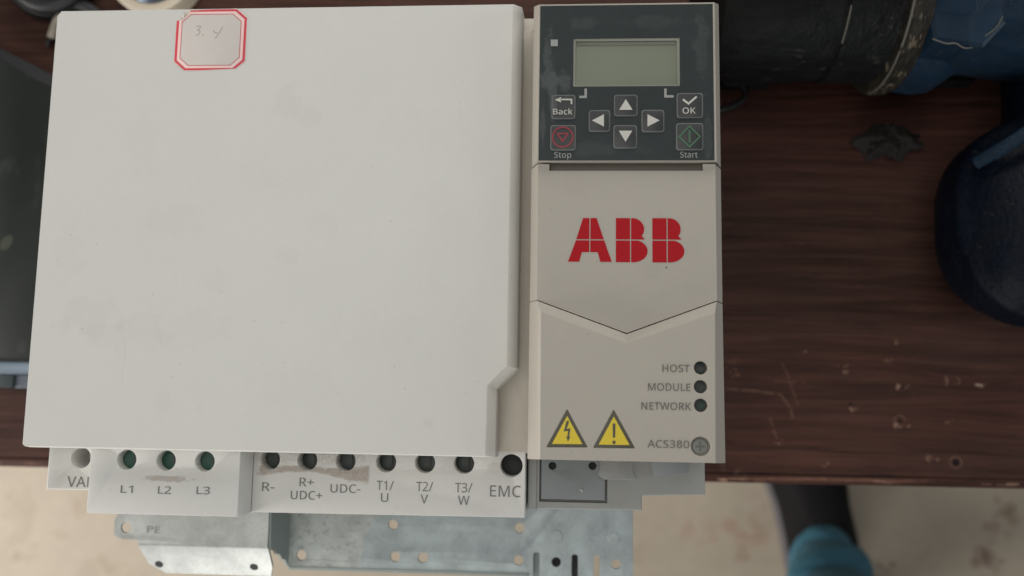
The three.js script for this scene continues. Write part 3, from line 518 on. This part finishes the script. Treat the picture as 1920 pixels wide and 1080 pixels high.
// ------------------------------------------------------------------ things at the left and along the top edge
const wire = (pts, r, m, n = 60) => new THREE.TubeGeometry(new THREE.CatmullRomCurve3(pts.map((p) => new THREE.Vector3(...p).multiplyScalar(0.001))), n, r / 1000, 10, false);
const rubber = std({ color: lin(0.012, 0.012, 0.014), roughness: 0.55 });
{
  const d = thing('flat_panel_device', 'dark grey-green flat panel with a blue-silver lower rail left of the drive', 'panel', [0, TABLE, 0]);
  const glass = matt({ map: over(painted(512, 512, (u, v) => { const x = -520 + u * 260, z = -220 + v * 240, n = fbm(x * .03, z * .03, 5, 44), s = smooth(.66, .8, fbm(x * .09, z * .05, 4, 45)) * .012; return [.011 + .009 * n + s, .014 + .009 * n + s, .0125 + .008 * n + s]; }, (g) => { g.fillStyle = 'rgba(150,150,130,0.5)'; g.beginPath(); g.ellipse(385, 372, 9, 7, .5, 0, 7); g.fill(); g.fillStyle = 'rgba(150,150,130,0.25)'; g.beginPath(); g.ellipse(402, 300, 6, 10, .5, 0, 7); g.fill(); }), -520, -260, -220, 20), roughness: 0.6 });
  const lift = (g) => g;
  part('frame', plate(rounded([[-500, -240], [-420, -236], [-334, -196], [-268, -163], [-262, -10], [-500, -14]], 2), -148, 21, { bevel: 1.2 }), rubber, d);
  part('screen', plate(rounded([[-330.5, -188], [-303, -173], [-270, -160], [-266, -14], [-324, -14.5]], 1.5), -147.4, 0.6, { bevel: 0.2 }), glass, d);
  const steel = std({ color: lin(.22, .27, .33), roughness: 0.4, metalness: 0.6 });
  part('lower_rail', plate(rect(-500, -262, -12.6, -5.8), -146.5, 22, { bevel: 1.2 }), steel, d);
  part('foot', plate(rect(-322, -307, -5.6, 1.5), -150, 19, { bevel: 0.8 }), std({ color: lin(.035, .05, .055), roughness: .6 }), d);
  part('rail_end', plate(rect(-306.6, -266, -5.6, 2.0), -151, 18, { bevel: 0.8 }), std({ color: lin(.07, .085, .11), roughness: .5 }), d);
}
{
  const c = part('cable_coil', merge([wire(Array.from({ length: 25 }, (_, i) => { const a = i / 24 * 6.28; return [-312 + 26 * Math.cos(a), 6, -252 + 30 * Math.sin(a)]; }), 4.2), wire(Array.from({ length: 25 }, (_, i) => { const a = i / 24 * 6.28; return [-309 + 24 * Math.cos(a), 13, -250 + 27 * Math.sin(a)]; }), 4.2)]), rubber, scene);
  c.position.y = TABLE; c.userData = { label: 'black cable coil at the top left corner of the table', category: 'cable' };
  const w = thing('wire_lead', 'short dark lead with a pale tip poking out beside the large cover', 'wire', [-0.0105, TABLE, -0.0075]);
  part('sleeve', wire([[-301, 4, -200], [-299, 5, -205], [-296, 7, -209], [-292, 8, -212]], 2.6), std({ color: lin(.42, .37, .3), roughness: .6 }), w);
  part('tip', wire([[-303.5, 3, -195.5], [-302.5, 3.5, -198], [-301, 4, -200]], 1.6), rubber, w);
  part('insulation', wire([[-292, 8, -212], [-287, 9, -218], [-278, 8, -217], [-262, 6, -205]], 3.6), rubber, w);
  const b = thing('tape_roll', 'round cream and silver reel with a shiny centre above the large cover', 'reel', [-0.247, TABLE, -0.246]);
  const ringp = [[21, 0], [27, 0], [27.6, 1], [27.6, 12], [26.8, 13], [23, 13], [21, 12], [21, 0]].map(([a, y]) => new THREE.Vector2(a / 1000, y / 1000));
  part('rim', new THREE.LatheGeometry(ringp, 48), std({ color: lin(.55, .48, .38), roughness: .35 }), b);
  const cup = [[0.5, 6], [10, 6.5], [16, 8], [19.5, 11], [21.2, 12.5]].map(([a, y]) => new THREE.Vector2(a / 1000, y / 1000));
  part('centre', new THREE.LatheGeometry(cup, 40), std({ color: lin(.42, .47, .55), roughness: .18, metalness: .9 }), b);
  const loop = part('cable_loop', wire(Array.from({ length: 14 }, (_, i) => { const a = -1.75 + i / 13 * 3.5; return [76 + 24 * Math.cos(a), 4, -171 + 11 * Math.sin(a)]; }), 1.9), rubber, scene);
  loop.position.y = TABLE; loop.userData = { label: 'thin black cable loop on the wood just right of the keypad', category: 'cable' };
}

// ------------------------------------------------------------------ black and blue pump at the right
{
  const worn = (base, chip, seed, amount) => { const t = painted(512, 512, (u, v) => {
    const n = fbm(u * 9, v * 9, 5, seed), f = smooth(.5, .62, fbm(u * 34 + n * 3, v * 12, 4, seed + 9)), s = smooth(amount, amount + .05, fbm(u * 26, v * 20, 4, seed + 5)) * .8, w = smooth(.985, .992, hash(u * 150 | 0, v * 150 | 0, seed)) * .35, k = .6 + .8 * n, a = Math.min(1, s + w + f * .10);
    return base.map((b, i) => b * k * (1 - a) + chip[i] * a);
  }); t.repeat.set(3, 1.2); return t; };
  const lumps = painted(256, 256, (u, v) => { const n = .7 * fbm(u * 14, v * 14, 4, 3) + .3 * fbm(u * 60, v * 60, 2, 4); return [n, n, n]; }, null, false); lumps.repeat.set(3, 2);
  const cast = (map, o = {}) => matt({ map, roughness: .55, bumpMap: lumps, bumpScale: .0008, ...o });
  const black = cast(worn([.0055, .006, .0066], [.035, .034, .03], 91, .77));
  const blue = cast(worn([.008, .022, .042], [.04, .045, .042], 95, .78), { roughness: .48 });
  const shadedBlue = cast(worn([.0008, .0030, .0090], [.015, .017, .017], 99, .77));  // darker copy of the blue paint, with the shade put into its colour
  const band = cast(worn([.017, .015, .012], [.15, .125, .09], 97, .68));
  const bare = std({ color: lin(.13, .12, .10), roughness: .7 });
  const pump = thing('blue_pump', 'black motor barrel joined to a blue cast pump body in the dark right corner', 'pump', [0.17, TABLE, -0.212]);
  const lathe = (prof, m, name, o = {}) => {
    const g = new THREE.LatheGeometry(prof.map(([r, x]) => new THREE.Vector2(r / 1000, x / 1000)), 72);
    g.rotateZ(-Math.PI / 2); if (o.yaw) g.rotateY(o.yaw); if (o.at) g.translate(...o.at.map((v) => v / 1000));
    return part(name, toCreasedNormals(g.toNonIndexed(), 0.6), m, pump);
  };
  const H = 62;
  const barrel = lathe([[0.5, -104], [40, -104], [50, -98], [53, -88], [53.4, -60], [53, -44.8], [52.3, -44.5], [52.3, -42.5], [53.4, -42.2], [53.6, -30], [54, -18], [0.5, -18]], black, 'motor_barrel', { at: [0, H, 0] });
  // pale worn bead along the seam, broken where the paint is still on
  const rim = (a0, a1, x, r, w) => { const pts = Array.from({ length: 12 }, (_, i) => { const a = a0 + (a1 - a0) * i / 11; return new THREE.Vector3(x / 1000, (H + r * Math.sin(a)) / 1000, r * Math.cos(a) / 1000); }); return new THREE.TubeGeometry(new THREE.CatmullRomCurve3(pts), 24, w / 1000, 6); };
  part('seam_bead', merge([rim(.50, .86, -42.3, 53.3, .45), rim(.92, 1.6, -42.3, 53.3, .55)]), bare, barrel);
  const fl = lathe([[0.5, -17.6], [57.5, -17.6], [59.5, -16.6], [60, -14], [59.7, -9], [58.5, -7], [0.5, -7]], band, 'flange', { at: [0, H, 0] });
  part('worn_edge', merge([rim(-.25, .5, -16.9, 59.0, .45), rim(.54, 1.7, -16.9, 59.0, .6)]), bare, fl);
  lathe([[0.5, -6.6], [53, -6.6], [55.5, -4], [55.5, 14], [54, 20], [47, 27], [43.5, 31], [42, 36], [42.5, 60], [41, 150], [0.5, 150]], blue, 'casting', { at: [0, H - 2, 2], yaw: -0.17 });
  // faceted shoulder on top of the casting with chipped corners
  const boss = new THREE.ExtrudeGeometry(new THREE.Shape([[-.019, -.020], [.008, -.024], [.021, -.010], [.018, .018], [-.012, .024], [-.022, .006]].map(V2)), { depth: .022, bevelEnabled: true, bevelThickness: .003, bevelSize: .003, bevelSegments: 2 });
  boss.rotateX(-Math.PI / 2); boss.scale(.72, 1, .72); boss.translate(.009, (H + 15) / 1000, .036);
  const bs = part('shoulder', toCreasedNormals(boss.index ? boss.toNonIndexed() : boss, .3), blue, pump);
  part('chipped_corner', merge([wire([[-7, 102, 51], [-1, 102.4, 53.5], [3, 102, 53.2], [7, 101, 55], [13, 99.5, 54]], .28, bare, 30), wire([[16, 102, 50], [21, 102.3, 46], [24, 102, 41]], .2, bare, 20)]), bare, bs);
  // lower housing nearer the camera: lumpy casting with a rib and a lifting lug
  const vg = mergeVertices(new THREE.SphereGeometry(1, 72, 48).deleteAttribute('normal'), 1e-5), vp = vg.attributes.position, q3 = new THREE.Vector3();
  for (let i = 0; i < vp.count; i++) {
    q3.fromBufferAttribute(vp, i); const a = Math.atan2(q3.z, q3.x), rib = .05 * Math.exp(-(((q3.x * .8 + q3.z * .6 - .25) / .09) ** 2)) + .035 * Math.exp(-(((q3.y - .35) / .06) ** 2)), l = 1 + rib + .10 * (fbm(q3.x * 1.6 + 4, q3.z * 1.6 + q3.y, 3, 6) - .5) + .06 * Math.cos(a * 2 + .8) + .03 * Math.sin(a * 5);
    vp.setXYZ(i, q3.x * l * .047, .043 + q3.y * .043 * (1 + (rib > .02 ? .04 : 0)), q3.z * l * .056);
  }
  vg.computeVertexNormals(); vg.rotateY(.4); vg.translate(.064, 0.001, .124);
  const v = part('volute', vg, shadedBlue, pump);
  part('neck', wire([[84, 42, 100], [86, 46, 60], [84, 52, 20]], 34), shadedBlue, pump);
  part('rib', wire([[24, 70, 100], [34, 80, 94], [48, 84, 84], [60, 80, 72]], 3.2), blue, v);
  const lug = new THREE.TorusGeometry(.0065, .003, 12, 24); lug.rotateX(-1.1); lug.rotateZ(.3); lug.translate(.074, .084, .140); part('lug', lug, std({ color: lin(.16, .17, .16), roughness: .45, metalness: .6 }), v);
  for (const [x, z] of [[-70, 0], [40, 0]]) part('foot', plate(rounded(rect(x - 14, x + 14, -38, 38), 3), -170 + 12, 12, { bevel: 1 }), black, pump);
  // crumpled grey scrap under it
  const sc = mergeVertices(new THREE.IcosahedronGeometry(1, 16).deleteAttribute('normal').deleteAttribute('uv'), 1e-4), p = sc.attributes.position, q = new THREE.Vector3();
  for (let i = 0; i < p.count; i++) { q.fromBufferAttribute(p, i); const n = Math.abs(fbm(q.x * 1.5 + 2, q.y * 1.3 + q.z * 1.9, 4, 12) - .5) * 2, m = .5 + 1.6 * n + .25 * Math.max(0, Math.sin(3 * Math.atan2(q.z, q.x) + .6)); p.setXYZ(i, q.x * m * .0165, Math.max(-.004, q.y * m * .009), q.z * m * .0105); }
  sc.computeVertexNormals(); const s = part('crumpled_scrap', sc, std({ color: lin(.012, .0105, .009), roughness: .95 }), scene);
  s.position.set(.180, TABLE + .0045, -.142); s.userData = { label: 'small crumpled grey scrap on the wood below the black barrel', category: 'scrap' };
  const blk = thing('black_case', 'matt black case behind the blue pump at the top right corner', 'case', [0, TABLE, 0]);
  part('shell', plate(rounded([[170, -420], [460, -420], [460, -280], [170, -300]], 6), -95, 75, { bevel: 4 }), std({ color: lin(.006, .006, .008), roughness: .8 }), blk);
  part('lid', plate(rounded([[172, -418], [458, -418], [458, -283], [172, -303]], 6), -87, 8, { bevel: 3 }), std({ color: lin(.006, .006, .008), roughness: .8 }), blk);
}

// ------------------------------------------------------------------ the person's lower legs beside the table
{
  const who = thing('person', 'person standing in teal trousers and dark shoes, seen from the knees down', 'person', [0.3, 0, 0.2]);
  const O = [0.3, 0, 0.2];
  const smin = (a, b, k) => { const h = Math.max(0, Math.min(1, .5 + .5 * (b - a) / k)); return b + (a - b) * h - k * h * (1 - h); };
  function field(bones, lo, hi, cell, k, bend) {
    const size = Math.max(hi[0] - lo[0], hi[1] - lo[1], hi[2] - lo[2]), n = Math.ceil(size / cell), mc = new MarchingCubes(n, new THREE.MeshBasicMaterial(), false, false, 400000);
    mc.isolation = 0;
    for (let z = 0; z < n; z++) for (let y = 0; y < n; y++) for (let x = 0; x < n; x++) {
      const p = [lo[0] + x / (n / 2) * size / 2, lo[1] + y / n * size, lo[2] + z / n * size]; let d = 1;
      for (const [a, b, r0, r1] of bones) {
        const ab = b.map((v, i) => v - a[i]), ap = p.map((v, i) => v - a[i]), t = Math.max(0, Math.min(1, (ap[0] * ab[0] + ap[1] * ab[1] + ap[2] * ab[2]) / (ab[0] ** 2 + ab[1] ** 2 + ab[2] ** 2)));
        d = smin(d, Math.hypot(ap[0] - ab[0] * t, ap[1] - ab[1] * t, ap[2] - ab[2] * t) - (r0 + (r1 - r0) * t), k);
      }
      mc.field[x + y * n + z * n * n] = -(d + (bend ? bend(p) : 0));
    }
    mc.update();
    const g = new THREE.BufferGeometry(), c = mc.count;
    const pos = mc.positionArray.slice(0, c * 3);
    for (let i = 0; i < c; i++) for (let a = 0; a < 3; a++) pos[i * 3 + a] = lo[a] + (pos[i * 3 + a] + 1) / 2 * size - O[a];
    g.setAttribute('position', new THREE.BufferAttribute(pos, 3));
    const w = mergeVertices(g, 1e-5); w.computeVertexNormals(); const uv = new Float32Array(w.attributes.position.count * 2); for (let i = 0; i < uv.length / 2; i++) { uv[i * 2] = w.attributes.position.getX(i) + w.attributes.position.getZ(i); uv[i * 2 + 1] = w.attributes.position.getY(i); }
    w.setAttribute('uv', new THREE.BufferAttribute(uv, 2)); return w;
  }
  const la = [.306, .09, .190], lk = [.215, .47, .262], lh = [.15, .74, .40], ra = [.34, .09, .50], rk = [.372, .44, .275], rh = [.33, .74, .44];
  const skin = std({ color: lin(.35, .2, .14), roughness: .6 });
  part('body', field([[[la[0] - .01, .15, la[2] + .005], lk, .022, .045], [lk, lh, .05, .06], [[ra[0], .15, ra[2]], rk, .022, .045], [rk, rh, .05, .06], [lh, rh, .08, .08]], [.0, 0, .0], [.6, .9, .6], .016, .03), skin, who);
  const cloth = painted(512, 512, (u, v) => { const n = .5 * hash(u * 512 | 0, v * 512 | 0, 3) + .5 * fbm(u * 14, v * 14, 4, 4), k = .7 + .6 * n; return [.052 * k, .165 * k, .23 * k]; }); cloth.repeat.set(2.5, 2.5);
  const dusty = std({ map: cloth, roughness: .9 });
  const fold = (p) => { const h = p[1]; return -0.0035 * Math.sin(h * 80 + 2.2 * Math.sin(p[0] * 20) + p[2] * 34) * smooth(.6, .12, h) - .003 * Math.sin(p[0] * 60 + h * 30) + .015 * Math.exp(-(((h - .150 - (p[0] - .3) * .25) / .011) ** 2)) + .012 * Math.exp(-(((h - .215 + (p[0] - .3) * .4) / .010) ** 2)) + (h < .072 ? (.072 - h) * 2.5 : 0); };
  part('trousers', field([[[la[0] + .003, .092, la[2] - .002], [la[0] - .01, .16, la[2] + .006], .036, .037], [[la[0] - .01, .16, la[2] + .006], lk, .037, .072], [lk, lh, .076, .095], [[ra[0], .12, ra[2]], rk, .052, .074], [rk, rh, .076, .095], [lh, rh, .10, .10]], [.0, .05, .0], [.6, .9, .65], .011, .03, fold), dusty, who);
  // shoes: cross-sections lofted from heel to toe
  const shoe = (cx, cz, turn, side = 1) => {
    const sec = [[0, .032, .066, 0], [.03, .040, .082, 0], [.07, .042, .084, -.002], [.11, .043, .074, -.007], [.15, .050, .060, -.012], [.19, .054, .050, -.014], [.23, .051, .044, -.012], [.262, .043, .038, -.008], [.285, .024, .028, -.004]], T = [], S = [], n = 20;
    const ring = (s, sole) => Array.from({ length: n }, (_, i) => { const a = i / n * Math.PI * 2, c = Math.cos(a), q = Math.sin(a), w = s[1] + (sole ? .004 : 0), h = s[2]; const ox = s[3] * side; return sole ? [ox + w * Math.sign(c) * Math.abs(c) ** .5, q > 0 ? .026 : .001, -s[0] + (s[0] > .27 ? -.004 : 0)] : [ox + w * Math.sign(c) * Math.abs(c) ** .75, .016 + (h - .004) * (q > 0 ? q ** .8 : 0) * 1.0, -s[0]]; });
    for (const [out, sole] of [[T, false], [S, true]]) for (let k = 0; k + 1 < sec.length; k++) { const A = ring(sec[k], sole), B = ring(sec[k + 1], sole); for (let i = 0; i < n; i++) { const j = (i + 1) % n; out.push(...A[i], ...B[j], ...B[i], ...A[i], ...A[j], ...B[j]); } }
    const caps = (out, sole) => { for (const k of [0, sec.length - 1]) { const A = ring(sec[k], sole), c = A.reduce((m, p) => m.map((v, i) => v + p[i] / n), [0, 0, 0]); for (let i = 0; i < n; i++) out.push(...c, ...A[i], ...A[(i + 1) % n]); } };
    caps(T, false); caps(S, true);
    const mk = (a) => { let g = new THREE.BufferGeometry(); g.setAttribute('position', new THREE.Float32BufferAttribute(a, 3)); g = mergeVertices(g, 1e-5); g.computeVertexNormals(); g.rotateY(turn); g.translate(cx - O[0], 0, cz - O[2]); return g; };
    const sh = part('shoe', mk(T), matt({ color: lin(.012, .011, .0115), roughness: .75 }), who);
    part('sole', mk(S), std({ color: lin(.17, .155, .165), roughness: .8 }), sh);
  };
  shoe(.328, .245, 0.06); shoe(.345, .55, -0.1);
}
renderer.render(scene, camera);
